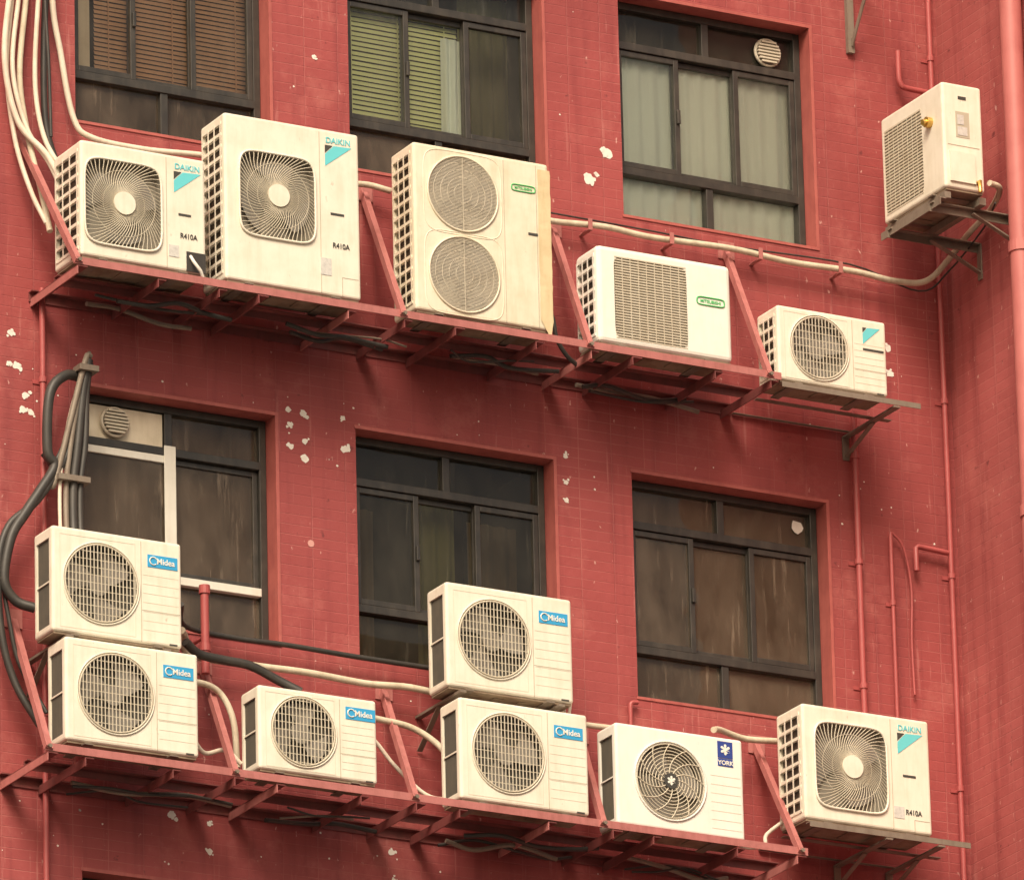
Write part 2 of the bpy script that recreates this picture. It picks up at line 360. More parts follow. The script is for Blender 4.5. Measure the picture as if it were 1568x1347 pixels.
def cavity(casing_cutters,P,cx,cz,rx,rz,n,depth,mat,fan=True):
    K=64;pts=[sup(2*math.pi*i/K,rx,rz,n) for i in range(K)]
    mb=MB();vs=[(cx+p[0],-.05,cz+p[1]) for p in pts]+[(cx+p[0],depth,cz+p[1]) for p in pts]
    mb.add(vs,[tuple(range(K)),tuple(range(K,2*K))[::-1]]+[(i,i+K,(i+1)%K+K,(i+1)%K) for i in range(K)])
    casing_cutters.append(mb.obj('cut',[]))
    mb=MB();k=.996;vs=[(cx+p[0]*k,.004,cz+p[1]*k) for p in pts]+[(cx+p[0]*k,depth-.003,cz+p[1]*k) for p in pts]
    mb.add(vs,[tuple(range(K,2*K))]+[(i,(i+1)%K,(i+1)%K+K,i+K) for i in range(K)])
    mb.obj('fan_housing',[mat],P)
    if fan:
        mb=MB();R=min(rx,rz)*.93;a0=random.uniform(0,6)
        for b in range(3):
            vs=[];fs=[]
            for i in range(7):
                t=i/6;rr=.05+(R-.05)*t
                for j in range(6):
                    u=j/5;ang=a0+b*2.094+(-.25+.35*t)+u*(1.0+.15*t)
                    vs.append((cx+rr*math.cos(ang),depth-.045+.026*u,cz+rr*math.sin(ang)))
            for i in range(6):
                for j in range(5): q=i*6+j;fs.append((q,q+1,q+7,q+6))
            mb.add(vs,fs,0,True)
        mb.tube([(cx,depth-.05,cz),(cx,depth-.01,cz)],.055,0,20,smooth=False)
        mb.obj('fan_blades',[M['blade']],P)
def ac(name,x,z,w,h,dep,o,kind,mat,rz=0,origin=None,side='grid'):
    P=empty(name,origin or (x,-o,z),rz+random.uniform(-.008,.008))
    cm=MB();cm.box((0,0,.012),(w,dep,h))
    cs=cm.obj('casing',[mat],P)
    bv=cs.modifiers.new('b','BEVEL');bv.width=.016 if kind!='flat' else .028;bv.segments=3
    cut=[];gm=MB();det=MB()
    gy=-.004
    def grid(cx,cz,R,dx,dz,t,mi=0,t2=None):
        t2=t2 or t
        n=int(R/dx)
        for i in range(-n,n+1):
            xx=i*dx;hh=math.sqrt(max(R*R-xx*xx,0))
            if hh>.01: gm.box((cx+xx-t/2,gy-.003,cz-hh),(cx+xx+t/2,gy+.001,cz+hh),mi)
        n=int(R/dz)
        for i in range(-n,n+1):
            zz=i*dz;hh=math.sqrt(max(R*R-zz*zz,0))
            if hh>.01: gm.box((cx-hh,gy+.0012,cz+zz-t2/2),(cx+hh,gy+.004,cz+zz+t2/2),mi)
        ring(cx,cz,R,.005,mi)
    def ring(cx,cz,R,t,mi=0,y=None,K=48):
        yy=gy if y is None else y
        gm.tube([(cx+R*math.cos(2*math.pi*i/K),yy,cz+R*math.sin(2*math.pi*i/K)) for i in range(K+1)],t,mi,5,caps=False)
    def seamv(xx,z0=.02,z1=None): det.box((xx-.0018,-.0012,z0),(xx+.0018,.004,z1 or h-.02),0)
    def seamh(zz,x0,x1,mi=0,t=.0018): det.box((x0,-.0012,zz-t),(x1,.004,zz+t),mi)
    if kind in('grid','gridsmall','gridgrey'):
        R={'grid':.205,'gridsmall':.178,'gridgrey':.172}[kind];R=min(R,h*.40);cx=.375*w;cz=.515*h
        cavity(cut,P,cx,cz,R,R,2,.075,M['dark' if kind!='gridgrey' else 'midcav'])
        grid(cx,cz,R,.0205,.041,.0046,0 if kind!='gridgrey' else 1,.0034)
        ring(cx,cz,R+.012,.004,3)
        seamv(.685*w);
        for s_ in(.06,.64):det.box((s_*w-.0015,-.001,.07*h),(s_*w+.0015,.004,.93*h),1)
        for s_ in(.07,.93):seamh(s_*h,.06*w,.64*w,1)
        for k in range(7): seamh((.66-.085*k)*h,.70*w,.975*w,1,.0014)
        seamh(.33*h,.69*w,.985*w,0,.0012)
        det.box((.90*w,-.0015,.035*h),(.96*w,.002,.05*h),2)
    elif kind=='spiral':
        hx,hz=.222,min(.236,h*.375);cx={'a':.335,'b':.385,'c':.37}[side[-1]]*w;cz=(.5 if side[-1]!='b' else .545)*h
        n=6;cavity(cut,P,cx,cz,hx,hz,n,.06,M['midcav'])
        K=64
        gm.tube([(cx+sup(2*math.pi*i/K,hx,hz,n)[0],-.006,cz+sup(2*math.pi*i/K,hx,hz,n)[1]) for i in range(K+1)],.007,3,6,caps=False)
        W_=66
        for i in range(W_):
            a0=2*math.pi*i/W_;pts=[]
            for k in range(9):
                t=k/8;a=a0+.75*(1-t)**1.3
                dmax=1/((abs(math.cos(a))/hx)**n+(abs(math.sin(a))/hz)**n)**(1/n)
                rr=.055+(dmax-.055)*t
                pts.append((cx+rr*math.cos(a),-.006-.012*(1-t),cz+rr*math.sin(a)))
            gm.tube(pts,.0026,0,4,caps=False)
        for rr in(.12,.18):
            ring(cx,cz,min(rr,hz),.0016,0,y=-.012)
        gm.tube([(cx,-.012,cz),(cx,-.026,cz)],.062,3,28,smooth=False)
        xr=cx+hx+.03
        seamv(xr);
        tx=.745*w;tp=h-.088
        det.add([(tx+.052,-.002,tp),(tx+.158,-.002,tp+.004),(tx,-.002,tp-.118),(tx,-.002,tp-.052)],[(0,3,2,1)],5)
        det.add([(tx,-.002,tp),(tx+.046,-.002,tp),(tx,-.002,tp-.045)],[(0,2,1)],6)
        text('DAIKIN',tx+.004,h-.074,.044,M['cyan'],P,bold=.0006,sx=1.0)
        text('R410A',.79*w,.30*h if side[-1]!='c' else .17*h,.040,M['textd'],P,bold=.0006,sx=.9)
        det.box((.78*w,-.0025,.50*h-.006),(.88*w,.002,.50*h+.006),2)
        det.box((.70*w,-.0025,.13*h),(.78*w,.001,.23*h),3)
        seamh(.13*h,.86*w,.98*w);det.box((.86*w-.0018,-.0012,.02),(.86*w+.0018,.004,.13*h),0)
        if side[-1]=='a':
            det.box((.84*w,-.0025,.018),(w-.004,.003,.125),10)  # flat black slab painted in for the shaded hole at this corner
            gm.tube([(.87*w,-.004,.10),(.88*w,-.03,.06),(.93*w,-.03,.02),(.97*w,-.01,-.02)],.009,6,6)
    elif kind=='twin':
        cx=.36*w
        for cz in(.735*h,.26*h):
            R=.205;cavity(cut,P,cx,cz,R,R,2,.055,M['greycav'])
            for i in range(4):ring(cx,cz,R*(.25+.2*i),.0014,1)
            nn=26
            for i in range(-nn,nn+1):
                zz=i*R/nn;hh=math.sqrt(max(R*R-zz*zz,0))
                gm.box((cx-hh,gy,cz+zz-.0018),(cx+hh,gy+.002,cz+zz+.0018),1)
            gm.box((cx-.0015,gy-.002,cz-R),(cx+.0015,gy,cz+R),1)
            ring(cx,cz,R+.004,.006,3)
            K=48;q=.232
            gm.tube([(cx+sup(2*math.pi*i/K,q,q,6)[0],.001,cz+sup(2*math.pi*i/K,q,q,6)[1]) for i in range(K+1)],.0035,3,5,caps=False)
        seamv(.665*w);seamv(.905*w)
        K=24
        gm.tube([(.81*w+sup(2*math.pi*i/K,.07,.018,5)[0],-.002,.83*h+sup(2*math.pi*i/K,.07,.018,5)[1]) for i in range(K+1)],.0035,4,5,caps=False)
        text('MITSUBISHI',.81*w,.83*h-.007,.021,M['green'],P,align='CENTER',bold=.0002)
        det.box((.84*w,-.0025,.56*h),(.91*w,.002,.575*h),2)
        vs=[];fs=[];nz=30
        for i in range(nz+1):
            zz=-.03+(h-.01)*i/nz;jl=random.uniform(-.0025,.0025);jr=random.uniform(-.001,.003)
            if i<3: jl+=.018*(3-i);jr-=.006*(3-i)
            vs+=[(.915*w+jl,-.006+random.uniform(-.001,.001),zz),(w+.003+jr,-.008,zz),(w+.005+jr*.5,.06,zz)]
        for i in range(nz):
            for k in range(2): q_=i*3+k;fs.append((q_,q_+1,q_+4,q_+3))
        det.add(vs,fs,7)
    elif kind=='flat':
        x0,x1,z0,z1=.125*w,.665*w,.09*h,.90*h
        cx,cz=(x0+x1)/2,(z0+z1)/2;cavity(cut,P,cx,cz,(x1-x0)/2,(z1-z0)/2,14,.04,M['midcav'],fan=False)
        nn=30
        for i in range(nn+1):
            zz=z0+(z1-z0)*i/nn;gm.box((x0+.004,gy+.002,zz-.0035),(x1-.004,gy+.008,zz+.0035),0)
        for i in range(1,9):
            xx=x0+(x1-x0)*i/9;gm.box((xx-.002,gy+.0005,z0+.005),(xx+.002,gy+.0018,z1-.005),0)
        K=24
        gm.tube([(.84*w+sup(2*math.pi*i/K,.083,.022,5)[0],-.002,.60*h+sup(2*math.pi*i/K,.083,.022,5)[1]) for i in range(K+1)],.004,4,5,caps=False)
        text('MITSUBISHI',.84*w,.60*h-.009,.025,M['green'],P,align='CENTER',bold=.0003)
    elif kind=='rings':
        R=.2;cx=.42*w;cz=.50*h
        cavity(cut,P,cx,cz,R,R,2,.075,M['midcav'])
        for i in range(1,12):ring(cx,cz,R*i/11,.0030,0)
        for i in range(12):
            a0=2*math.pi*i/12;gm.tube([(cx+R*t*math.cos(a0+.9*(1-t)),gy-.003,cz+R*t*math.sin(a0+.9*(1-t))) for t in (.15,.3,.45,.6,.75,.9,1)],.0034,0,4)
        gm.tube([(cx,-.004,cz),(cx,-.012,cz)],.042,2,20,smooth=False)
        text('*',cx,cz-.05,.10,M['white'],P,y=-.0135,align='CENTER',bold=.003)
        ring(cx,cz,R+.014,.005,3)
        bx=.80*w;bz=.80*h;det.box((bx,-.003,bz),(bx+.09,.001,bz+.09),8)
        det.box((bx,-.003,bz-.045),(bx+.09,.001,bz-.004),8)
        text('*',bx+.045,bz-.015,.12,M['white'],P,y=-.0045,align='CENTER',bold=.003)
        text('YORK',bx+.045,bz-.038,.034,M['white'],P,y=-.0045,align='CENTER',bold=.0008)
        for k in range(7): seamh((.62-.085*k)*h,.74*w,.975*w,1,.0014)
    elif kind=='louvre':
        x0,x1,z0,z1=.05*w,.66*w,.09*h,.86*h
        cx,cz=(x0+x1)/2,(z0+z1)/2;cavity(cut,P,cx,cz,(x1-x0)/2,(z1-z0)/2,14,.05,M['dark'],fan=False)
        nn=26
        for i in range(nn+1):
            zz=z0+(z1-z0)*i/nn;gm.box((x0+.004,gy+.002,zz-.0045),(x1-.004,gy+.010,zz+.0045),0)
        for i in range(1,8):
            xx=x0+(x1-x0)*i/8;gm.box((xx-.002,gy+.0005,z0+.005),(xx+.002,gy+.0018,z1-.005),0)
        gm.tube([(.80*w,0,.68*h),(.80*w,-.03,.68*h)],.03,5,16,smooth=False)
        gm.tube([(.80*w,-.03,.68*h),(.80*w,-.05,.67*h)],.018,5,12,smooth=False)
        X=w+.002
        det.box((w-.002,.32*dep,.50*h),(X,.66*dep,.74*h),0)
        det.box((w-.002,.36*dep,.52*h),(X+.002,.60*dep,.60*h),3)
        det.box((w-.002,.36*dep,.62*h),(X+.002,.52*dep,.71*h),3)
        det.box((w-.002,.40*dep,.855*h),(X,.60*dep,.885*h),2)
        det.box((w-.002,.12*dep,.08*h),(w+.012,.75*dep,.36*h),4)
        det.box((w-.002,.10*dep,.42*h),(X,.9*dep,.425*h),0)
        gm.tube([(w-.01,dep*.8,.10*h),(w+.03,dep*.8,.10*h),(w+.03,dep*.8,.0)],.012,5,8)
    if kind in('grid','gridsmall'):
        bx=.735*w;bz=.74*h;bw=.17;bh=.066
        det.box((bx,-.003,bz),(bx+bw,.001,bz+bh),9)
        gm.tube([(bx+.032+.021*math.cos(.5+.5*i),-.0045,bz+bh/2+.021*math.sin(.5+.5*i)) for i in range(11)],.0035,6,5)
        text('Midea',bx+.050,bz+.019,.045,M['white'],P,y=-.005,bold=.0006,sx=.95)
    if kind=='gridgrey':
        tx=.78*w
        det.add([(tx+.03,-.002,h-.05),(tx+.11,-.002,h-.045),(tx,-.002,h-.145),(tx,-.002,h-.085)],[(0,3,2,1)],5)
        det.add([(tx,-.002,h-.05),(tx+.026,-.002,h-.05),(tx,-.002,h-.08)],[(0,2,1)],6)
        det.box((.78*w,-.0025,.60*h-.006),(.97*w,.002,.60*h+.006),2)
    if kind!='louvre':
        mb=MB();y0,y1=.035,dep-.03
        if side.startswith('grid'): zA,zB=.06,h-.05
        else: zA,zB=.05,h-.06
        mb.box((-.05,y0,zA),(.022,y1,zB));cut.append(mb.obj('cut',[]))
        mb=MB();mb.box((.019,y0+.001,zA+.001),(.0215,y1-.001,zB-.001),0)
        if side.startswith('grid'):
            nb=int((zB-zA)/.062)
            for i in range(nb+1):
                zz=zA+(zB-zA)*i/nb;mb.box((-.004,y0-.004,zz-.0085),(.012,y1+.004,zz+.0085),1)
            nv=3
            for i in range(nv+1):
                yy=y0+(y1-y0)*i/nv;mb.box((-.0055,yy-.006,zA-.004),(-.0042,yy+.006,zB+.004),1)
        else:
            for i in range(1,16):
                yy=y0+(y1-y0)*i/16;mb.box((.008,yy-.0015,zA+.002),(.0188,yy+.0015,zB-.002),0)
            mb.box((.003,y0,zA+(zB-zA)*.5-.004),(.0075,y1,zA+(zB-zA)*.5+.004),1)
        mb.obj('side_coil_guard',[M['coil'],mat],P)
    for i,c in enumerate(cut):
        c.parent=P
        md=cs.modifiers.new('c%d'%i,'BOOLEAN');md.object=c;md.operation='DIFFERENCE';md.solver='EXACT'
    dg=bpy.context.evaluated_depsgraph_get();dg.update()
    me=bpy.data.meshes.new_from_object(cs.evaluated_get(dg));cs.modifiers.clear();cs.data=me
    me.materials.clear();me.materials.append(mat)
    for c in cut:bpy.data.objects.remove(c)
    gm.obj('fan_guard',[M['wire'],M['wireg'],M['textd'],mat,M['green'],M['brass'],M['white']],P)
    det.obj('front_panel_details',[M['seam'],M['rib'],M['textd'],M['sticker'],mat,M['cyan'],M['textd'],M['tape'],M['navy'],M['blue'],M['black']],P)
    mb=MB();mb.box((.012,.012,.001),(w-.012,dep-.012,.0115),0)
    for fx in(.16*w,.80*w):
        mb.box((fx-.025,-.02,-.006),(fx+.025,dep+.02,.0005),1)
    for k in range(3): mb.box((.2*w+.2*w*k,.05,-.004),(.2*w+.2*w*k+.06,dep-.06,.0008),0)
    mb.obj('base_pan_and_feet',[M['pan'],M['galv']],P)
    return P
NM='air_conditioner'
ac(NM,-2.78,18.715,.72,.645,.31,.52,'spiral',M['cream'],side='grid_a')
ac(NM,-1.95,18.715,.79,.935,.27,.52,'spiral',M['cream'],side='grid_b')
ac(NM,-.84,18.72,.81,.95,.25,.52,'twin',M['ivory'],side='grid')
ac(NM,.25,18.71,.815,.56,.24,.52,'flat',M['white'],side='grid')
ac(NM,1.345,18.665,.675,.435,.22,.52,'gridgrey',M['cream'],side='grid')
ac(NM,0,0,.64,.62,.25,0,'louvre',M['cream'],rz=-math.pi/2,origin=(2.20,-.25,19.77))
ac(NM,-2.93,16.69,.735,.575,.21,.46,'grid',M['cream'],side='slot')
ac(NM,-2.89,16.10,.75,.56,.21,.52,'grid',M['cream'],side='slot')
ac(NM,-1.80,16.09,.68,.46,.20,.52,'gridsmall',M['cream'],side='slot')
ac(NM,-.67,16.70,.745,.58,.21,.46,'grid',M['cream'],side='slot')
ac(NM,-.64,16.08,.76,.56,.21,.52,'grid',M['cream'],side='slot')
ac(NM,.28,16.06,.765,.565,.20,.52,'rings',M['white'],side='slot')
ac(NM,1.41,16.235,.78,.645,.27,.52,'spiral',M['cream'],side='grid_c')
# ------------------------------------------------------------ racks
def rack(name,x0,x1,z,arms,stays):
    P=empty(name);mb=MB();O=.545
    mb.box((x0,-O-.006,z-.040),(x1,-O,z),0);mb.box((x0,-O,z-.006),(x1,-O+.045,z-.0005),1)  # front flange in plain red, lower flange in the shade-coloured copy
    for oo in(.24,):mb.box((x0+.03,-oo-.045,z-.012),(x1-.02,-oo,z-.006),1);mb.box((x0+.03,-oo-.006,z-.05),(x1-.02,-oo,z-.012),1)
    mb.box((x0,-.045,z-.018),(x1,-.003,z-.0125),1);mb.box((x0,-.009,z-.065),(x1,-.003,z-.018),1)
    mb.obj('long_rails',[M['redsteel'],M['shadesteel']],P)
    mb=MB()
    for i,a in enumerate(arms):
        ww=.05 if i%3 else .06
        yy=-O-.008 if i%3==0 else -O+.001
        mb.box((a-ww/2,yy,z-.052),(a+ww/2,-.002,z-.046),1)
        mb.box((a-ww/2,yy,z-.092),(a-ww/2+.006,-.002,z-.052),1 if i%4 else 0)
    mb.obj('arms',[M['redsteel'],M['shadesteel']],P)
    mb=MB()
    for xs,xw,zw in stays:
        a=Vector((xs,-O-.012,z-.03));b=Vector((xw,-.006,zw))
        mb.beam(a,b,.040,.006,0,up=(0,-1,.4));mb.beam(a+Vector((-.02,0,0)),b+Vector((-.02,0,0)),.006,.035,0,up=(0,-1,.4))
        mb.box((xw-.05,-.008,zw-.05),(xw+.05,-.001,zw+.05),0)
        mb.tube([(xs,-O-.03,z-.02),(xs,-O+.0,z-.02)],.011,1,6,smooth=False)
    mb.obj('stays',[M['redsteel'],M['galv']],P)
    return P
R1=rack('air_conditioner_rack',-2.83,1.34,18.70,[-2.79,-2.33,-1.98,-1.75,-1.23,-.90,-.60,-.12,.21,.46,.96,1.30],[(-2.81,-2.86,19.52),(-.93,-.86,19.56),(.18,.28,19.54),(1.27,1.345,19.58)])
R2=rack('air_conditioner_rack',-3.02,1.40,16.07,[-2.98,-2.77,-2.28,-1.93,-1.69,-1.21,-.89,-.64,-.12,.26,.50,1.0,1.36],[(-3.0,-2.93,16.9),(-1.95,-1.85,16.8),(-.92,-.80,16.8),(.18,.36,16.72),(1.36,1.43,16.8)])
def bracket(name,x0,x1,z,legs,mat=M['galv'],o=.545):
    P=empty(name);mb=MB()
    mb.box((x0,-o-.005,z-.030),(x1+.2,-o,z),0);mb.box((x0,-o,z-.006),(x1+.2,-o+.04,z-.0006),0)
    mb.box((x0,-.28,z-.010),(x1+.18,-.24,z-.0065),0)
    mb.box((x0,-.03,z-.010),(x1+.12,-.003,z-.0065),0)
    for a in legs:
        mb.box((a-.02,-o-.01,z-.045),(a+.02,-.002,z-.0355),0);mb.box((a-.02,-.012,z-.17),(a+.02,-.003,z-.046),0)
        mb.beam((a,-.30,z-.05),(a,-.012,z-.15),.025,.006,0,up=(0,1,0))
    mb.obj('bracket_frame',[mat],P)
bracket('wall_bracket',1.345,2.0,18.655,(2.05,));bracket('wall_bracket',1.42,2.20,16.225,(1.9,2.22))
P=empty('wall_bracket');mb=MB()
for yy in(-.36,-.80):
    mb.box((2.16,yy-.02,19.71),(XC-.002,yy+.02,19.716),0);mb.box((2.16,yy+.014,19.67),(XC-.002,yy+.02,19.71),0)
    mb.beam((2.42,yy,19.69),(XC-.01,yy,19.55),.03,.008,0,up=(0,0,1));mb.box((XC-.01,yy-.02,19.51),(XC-.002,yy+.02,19.709),0)
mb.box((2.17,-.88,19.717),(2.21,-.26,19.723),0);mb.box((2.17,-.88,19.68),(2.176,-.26,19.717),0);mb.box((2.42,-.88,19.717),(2.46,-.26,19.758),0)
mb.box((2.2,-.88,19.724),(2.24,-.26,19.76),0)
mb.obj('bracket_frame',[M['galv']],P)
for x0,x1,zz in((-2.95,-2.2,16.685),(-.70,.08,16.695)):
    P=empty('stacking_bracket');mb=MB()
    for xx in(x0+.10,x1-.1):
        mb.box((xx-.018,-.50,zz-.022),(xx+.018,-.004,zz-.009),0);mb.beam((xx,-.24,zz-.022),(xx,-.01,zz-.20),.03,.006,0,up=(0,1,0))
    mb.obj('stacking_frame',[M['galv']],P)
# ------------------------------------------------------------ pipes and cables
def pipe(name,pts,r,mat,sm=6,n=10,clips=None,parent=None):
    mb=MB();pp=smooth(pts,sm) if sm else [Vector(p) for p in pts]
    mb.tube(pp,r,0,n)
    if clips:
        for z in clips:
            p=Vector(pts[0]);mb.tube([(p.x,p.y,z-.015),(p.x,p.y,z+.015)],r*1.35,0,12,smooth=False)
            mb.box((p.x-r*2.2,-.006,z-.01),(p.x+r*2.2,-.001,z+.01),0)
    return mb.obj(name,[mat],parent)
pipe('drain_pipe',[(-2.775,-.05,0.1),(-2.775,-.05,18.7)],.016,M['redpipe'],0,clips=[16.4,17.3,18.2,15.4])
pipe('drain_pipe',[(2.66,-.05,0.1),(2.66,-.05,26)],.015,M['redpipe'],0,clips=[15.5,16.7,17.9,18.9,19.9,20.9])
pipe('drain_pipe',[(2.655,-.90,.1),(2.655,-.90,26)],.060,M['pinkpipe'],0,n=20)
mb=MB()
for z in (16.2,18.0,19.5,21.0):mb.tube([(2.655,-.90,z-.03),(2.655,-.90,z+.03)],.068,0,20,smooth=False);mb.box((2.70,-.93,z-.02),(2.734,-.87,z+.02),0)
mb.obj('drain_pipe_collar',[M['pinkpipe']])
pipe('drain_pipe',[(2.08,-.05,16.9),(2.08,-.05,18.75)],.017,M['redpipe'],0,clips=[17.2,17.9,18.5])
pipe('drain_pipe',[(2.29,-.04,16.5),(2.29,-.04,18.10)],.011,M['redpipe'],0,clips=[17.0,17.7])
pipe('drain_pipe',[(2.41,-.03,17.2),(2.405,-.03,17.5),(2.415,-.03,17.8),(2.37,-.04,18.02),(2.30,-.04,18.10)],.007,M['redpipe'],5)
pipe('drain_pipe',[(2.44,-.05,17.9),(2.44,-.05,18.03),(2.455,-.05,18.04),(2.64,-.05,18.03)],.015,M['redpipe'],0)
pipe('drain_pipe',[(2.44,-.07,20.90),(2.44,-.07,20.75),(2.45,-.07,20.71),(2.48,-.07,20.69),(2.65,-.06,20.69)],.016,M['redpipe'],3)
pipe('drain_pipe',[(.70,-.03,16.93),(.66,-.03,16.92),(.655,-.03,16.87),(.655,-.03,16.72)],.012,M['redpipe'],3)
pipe('vent_pipe',[(-1.91,-.15,16.70),(-1.91,-.15,17.16)],.022,M['redpipe'],0,n=14)
mb=MB();mb.tube([(-1.91,-.15,17.13),(-1.91,-.15,17.175)],.029,0,14,smooth=False);mb.tube([(-1.91,-.15,16.82),(-1.91,-.15,16.86)],.028,0,14,smooth=False);mb.tube([(-1.91,-.15,16.90),(-1.91,-.0,16.90)],.01,0,8)
mb.obj('vent_pipe_cap',[M['redpipe']])
pipe('refrigerant_pipe',[(-.05,-.2,19.50),(.1,-.1,19.55),(.24,-.08,19.545),(.55,-.09,19.56),(.84,-.08,19.55),(1.32,-.09,19.56),(1.7,-.08,19.545),(2.09,-.09,19.55),(2.35,-.10,19.53),(2.52,-.14,19.545),(2.62,-.22,19.66),(2.67,-.35,19.77),(2.69,-.55,19.84),(2.6,-.80,19.86),(2.5,-.86,19.86)],.017,M['insul'])
pipe('electric_cable',[(.24,-.06,19.60),(.84,-.05,19.60),(1.32,-.06,19.585),(2.09,-.06,19.60),(2.5,-.09,19.50),(2.63,-.2,19.60),(2.68,-.5,19.76),(2.6,-.75,19.8)],.005,M['black'])
mb=MB()
for x in(.45,.95,1.5,2.0): mb.box((x-.012,-.112,19.52),(x+.012,-.001,19.527),0);mb.box((x-.012,-.112,19.527),(x+.012,-.107,19.585),0)
mb.obj('pipe_clamp',[M['redsteel']])
pipe('refrigerant_pipe',[(-1.2,-.2,19.3),(-1.05,-.1,19.52),(-.9,-.08,19.57),(-.75,-.1,19.55)],.017,M['insul'])
T=[[(-2.80,-.10,21.4),(-2.88,-.09,20.9),(-2.96,-.09,20.35),(-3.0,-.09,19.92),(-2.93,-.10,19.58),(-2.80,-.16,19.40),(-2.72,-.22,19.2)],
   [(-2.76,-.08,21.4),(-2.85,-.08,20.8),(-2.91,-.08,20.3),(-2.95,-.08,19.88),(-2.88,-.10,19.55),(-2.78,-.16,19.35),(-2.7,-.22,19.1)],
   [(-2.72,-.06,21.4),(-2.81,-.06,20.8),(-2.86,-.06,20.3),(-2.90,-.06,19.85),(-2.86,-.08,19.5),(-2.82,-.14,19.2),(-2.81,-.22,18.95)],
   [(-2.70,-.12,21.4),(-2.78,-.12,20.7),(-2.82,-.12,20.25),(-2.84,-.12,19.8),(-2.80,-.14,19.5),(-2.72,-.2,19.3)],
   [(-2.68,-.08,21.4),(-2.72,-.08,20.4),(-2.67,-.08,20.0),(-2.60,-.08,19.66),(-2.5,-.09,19.565),(-2.2,-.09,19.55),(-1.86,-.12,19.56),(-1.8,-.2,19.5)],
   [(-2.84,-.05,21.4),(-2.90,-.05,20.9),(-2.93,-.05,20.35),(-2.97,-.05,19.9),(-2.93,-.06,19.5),(-2.87,-.12,19.2),(-2.82,-.2,19.0)]]
for i,t in enumerate(T): pipe('refrigerant_pipe',t,.013 if i%2 else .016,M['whitecable'] if i!=2 else M['insul'],8)
pipe('electric_cable',[(-2.66,-.06,21.3),(-2.74,-.06,20.4),(-2.76,-.06,19.95),(-2.75,-.06,19.6),(-2.7,-.1,19.35)],.018,M['black'])
pipe('electric_cable',[(-2.78,-.16,21.3),(-2.80,-.16,20.4),(-2.78,-.16,19.9),(-2.77,-.16,19.5)],.009,M['black'])
pipe('refrigerant_pipe',[(-2.12,-.3,16.86),(-2.05,-.2,16.86),(-1.98,-.12,16.80),(-1.6,-.10,16.80),(-1.3,-.11,16.80),(-.958,-.10,16.79),(-.7,-.11,16.80),(-.45,-.16,16.76)],.019,M['insul'])
pipe('refrigerant_pipe',[(-2.15,-.3,16.55),(-2.0,-.22,16.62),(-1.85,-.18,16.60),(-1.78,-.2,16.45),(-1.76,-.2,16.2)],.017,M['insul'])
pipe('refrigerant_pipe',[(-2.10,-.34,16.30),(-2.0,-.3,16.22),(-1.88,-.3,16.25),(-1.8,-.32,16.18)],.012,M['whitecable'])
pipe('refrigerant_pipe',[(-1.14,-.3,16.50),(-1.06,-.2,16.60),(-.96,-.18,16.58),(-.75,-.18,16.56),(-.62,-.22,16.48),(-.55,-.3,16.35)],.017,M['insul'])
pipe('refrigerant_pipe',[(-1.14,-.3,16.42),(-.98,-.2,16.46),(-.85,-.2,16.33),(-.7,-.25,16.18),(-.58,-.3,16.15)],.011,M['whitecable'])
pipe('refrigerant_pipe',[(.08,-.3,16.95),(.15,-.2,16.8),(.16,-.2,16.70),(.22,-.16,16.72),(.33,-.15,16.72),(.5,-.16,16.72)],.016,M['insul'])
pipe('refrigerant_pipe',[(.06,-.36,17.1),(.13,-.3,17.0),(.17,-.26,16.85),(.15,-.26,16.7),(.10,-.3,16.6)],.009,M['whitecable'])
pipe('refrigerant_pipe',[(1.0,-.3,16.74),(1.1,-.2,16.78),(1.28,-.15,16.77),(1.5,-.16,16.78),(1.7,-.17,16.77)],.017,M['insul'])
pipe('refrigerant_pipe',[(1.06,-.3,16.2),(1.15,-.3,16.12),(1.28,-.3,16.14),(1.33,-.25,16.22),(1.42,-.3,16.3)],.011,M['whitecable'])
pipe('electric_cable',[(-2.12,-.3,17.0),(-2.0,-.1,16.96),(-1.7,-.07,16.945),(-1.41,-.08,16.945),(-1.0,-.07,16.94),(-.59,-.09,16.93),(-.45,-.16,16.9)],.014,M['black'])
pipe('electric_cable',[(-2.1,-.3,16.80),(-2.0,-.26,16.76),(-1.85,-.25,16.75),(-1.7,-.25,16.74),(-1.55,-.26,16.68),(-1.44,-.3,16.62)],.024,M['black'])
pipe('electric_cable',[(-2.60,-.12,18.22),(-2.70,-.15,18.20),(-2.79,-.16,18.08),(-2.80,-.15,17.78),(-2.76,-.15,17.7),(-2.84,-.15,17.56),(-2.93,-.15,17.42),(-3.01,-.15,17.28),(-3.05,-.15,17.05),(-2.99,-.16,16.94),(-2.90,-.2,16.90)],.027,M['black'])
pipe('electric_cable',[(-2.58,-.14,18.1),(-2.66,-.15,17.9),(-2.70,-.15,17.75),(-2.86,-.15,17.5),(-3.02,-.14,17.34),(-3.08,-.14,17.1),(-3.06,-.14,16.75),(-2.99,-.15,16.5),(-2.88,-.2,16.28)],.020,M['black'])
pipe('electric_cable',[(-2.64,-.14,17.95),(-2.74,-.13,17.74),(-2.80,-.13,17.60),(-2.97,-.13,17.36),(-3.045,-.12,17.12),(-3.0,-.12,16.8),(-2.95,-.13,16.6),(-2.84,-.2,16.35)],.012,M['black'])
pipe('electric_cable',[(-2.80,-.1,17.78),(-2.72,-.12,17.70),(-2.65,-.12,17.85),(-2.60,-.12,18.0)],.018,M['black'])
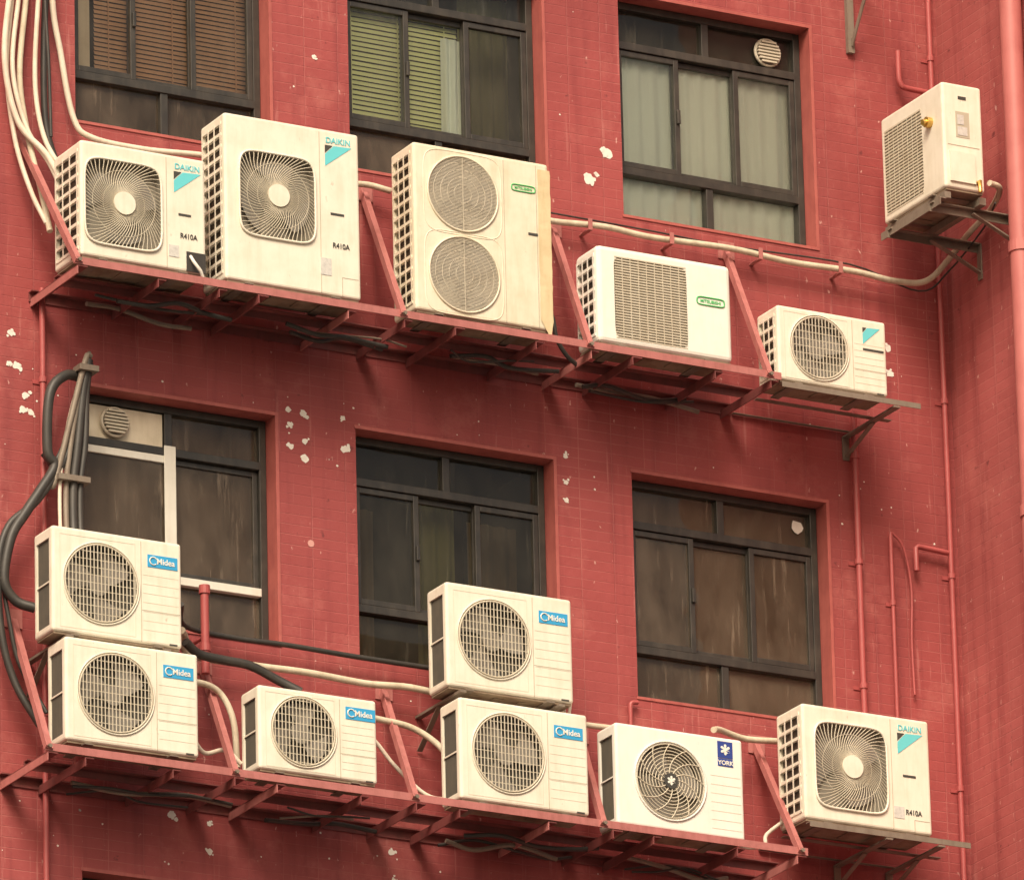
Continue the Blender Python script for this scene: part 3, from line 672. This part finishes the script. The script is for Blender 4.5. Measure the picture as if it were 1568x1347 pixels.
for i,(dx,m_,r_) in enumerate(((0,'black',.024),(.04,'black',.018),(-.04,'galv',.016),(-.075,'whitecable',.010))):
    pipe('conduit',[(-2.57+dx*.2,-.17,18.30-.02*i),(-2.60+dx*.5,-.16,18.12),(-2.63+dx,-.16,17.85),(-2.66+dx,-.16,17.6),(-2.67+dx,-.18,17.36),(-2.68+dx,-.22,17.2)],r_,M[m_],6)
pipe('conduit',[(-2.78,-.14,17.58),(-2.75,-.16,17.66),(-2.60,-.18,18.27),(-2.56,-.17,18.32)],.016,M['galv'],4)
mb=MB();mb.box((-2.76,-.20,17.62),(-2.58,-.13,17.65),0);mb.box((-2.64,-.21,18.23),(-2.53,-.13,18.26),0);mb.obj('conduit_clamp',[M['galv']])
for z,segs in((18.60,((-2.6,-1.7),(-1.5,-.75),(-.55,.15),(.3,1.1))),(15.97,((-2.8,-1.8),(-1.6,-.9),(-.6,.3),(.5,1.25)))):
    for a,b in segs:
        for q in range(3):
            pts=[];x=a+random.uniform(0,.12);oo=random.uniform(.08,.34)
            while x<b:
                pts.append((x,-oo-random.uniform(-.03,.03),z+.01+random.uniform(-.03,.03)));x+=random.uniform(.14,.28)
            if len(pts)>2: pipe('electric_cable',pts,random.choice([.006,.009,.013]),M['black'] if q!=1 else M['galv'],6,8)
pipe('electric_cable',[(-.02,-.4,18.95),(.03,-.42,18.85),(.05,-.42,18.74),(.12,-.4,18.66),(.2,-.38,18.62)],.012,M['black'])
P=empty('wall_bracket');mb=MB();mb.box((2.15,-.03,20.86),(2.19,-.002,21.4),0);mb.beam((2.17,-.03,20.9),(2.17,-.34,21.35),.03,.006,0,up=(1,0,0));mb.box((2.15,-.4,21.35),(2.19,-.002,21.38),0)
mb.obj('bracket_frame',[M['galv']],P)
# ------------------------------------------------------------ street
mb=MB();mb.add([(-400,-400,0),(400,-400,0),(400,400,0),(-400,400,0)],[(0,1,2,3)],0);mb.obj('road',[M['asphalt']])
mb=MB();mb.box((-40,-6,.002),(40,14,.13),0);mb.box((-40,-6.15,.002),(40,-6.003,.135),1);mb.obj('pavement',[M['paving'],M['kerb']])
mb=MB()
for i in range(-8,9):mb.box((i*5,-14,.004),(i*5+2.5,-13.85,.006),0)
mb.obj('road_marking',[M['line']])
# ------------------------------------------------------------ light
w=bpy.data.worlds.new("World");S.world=w;w.use_nodes=True;n=w.node_tree;bg=n.nodes['Background']
sk=n.nodes.new('ShaderNodeTexSky');sk.sky_type='NISHITA';sk.sun_disc=False
sd=Vector((-.50,-.70,.86)).normalized()
sk.sun_elevation=math.asin(sd.z);sk.sun_rotation=math.atan2(sd.x,sd.y)
sk.dust_density=6;sk.ozone_density=.3;sk.air_density=1
tint=mixc(n,1.0,sk.outputs[0],(1.08,.95,.77),'MULTIPLY')   # hazy, warm overcast
n.links.new(tint,bg.inputs[0]);bg.inputs[1].default_value=.15
L=bpy.data.lights.new('sun','SUN');L.energy=3.2;L.angle=math.radians(24);L.color=(1,.92,.77)
lo=bpy.data.objects.new('sun',L);S.collection.objects.link(lo);lo.rotation_euler=(-sd).to_track_quat('-Z','Y').to_euler();lo.location=(-10,-20,40)
S.view_settings.view_transform='Standard';S.view_settings.look='None';S.view_settings.exposure=0
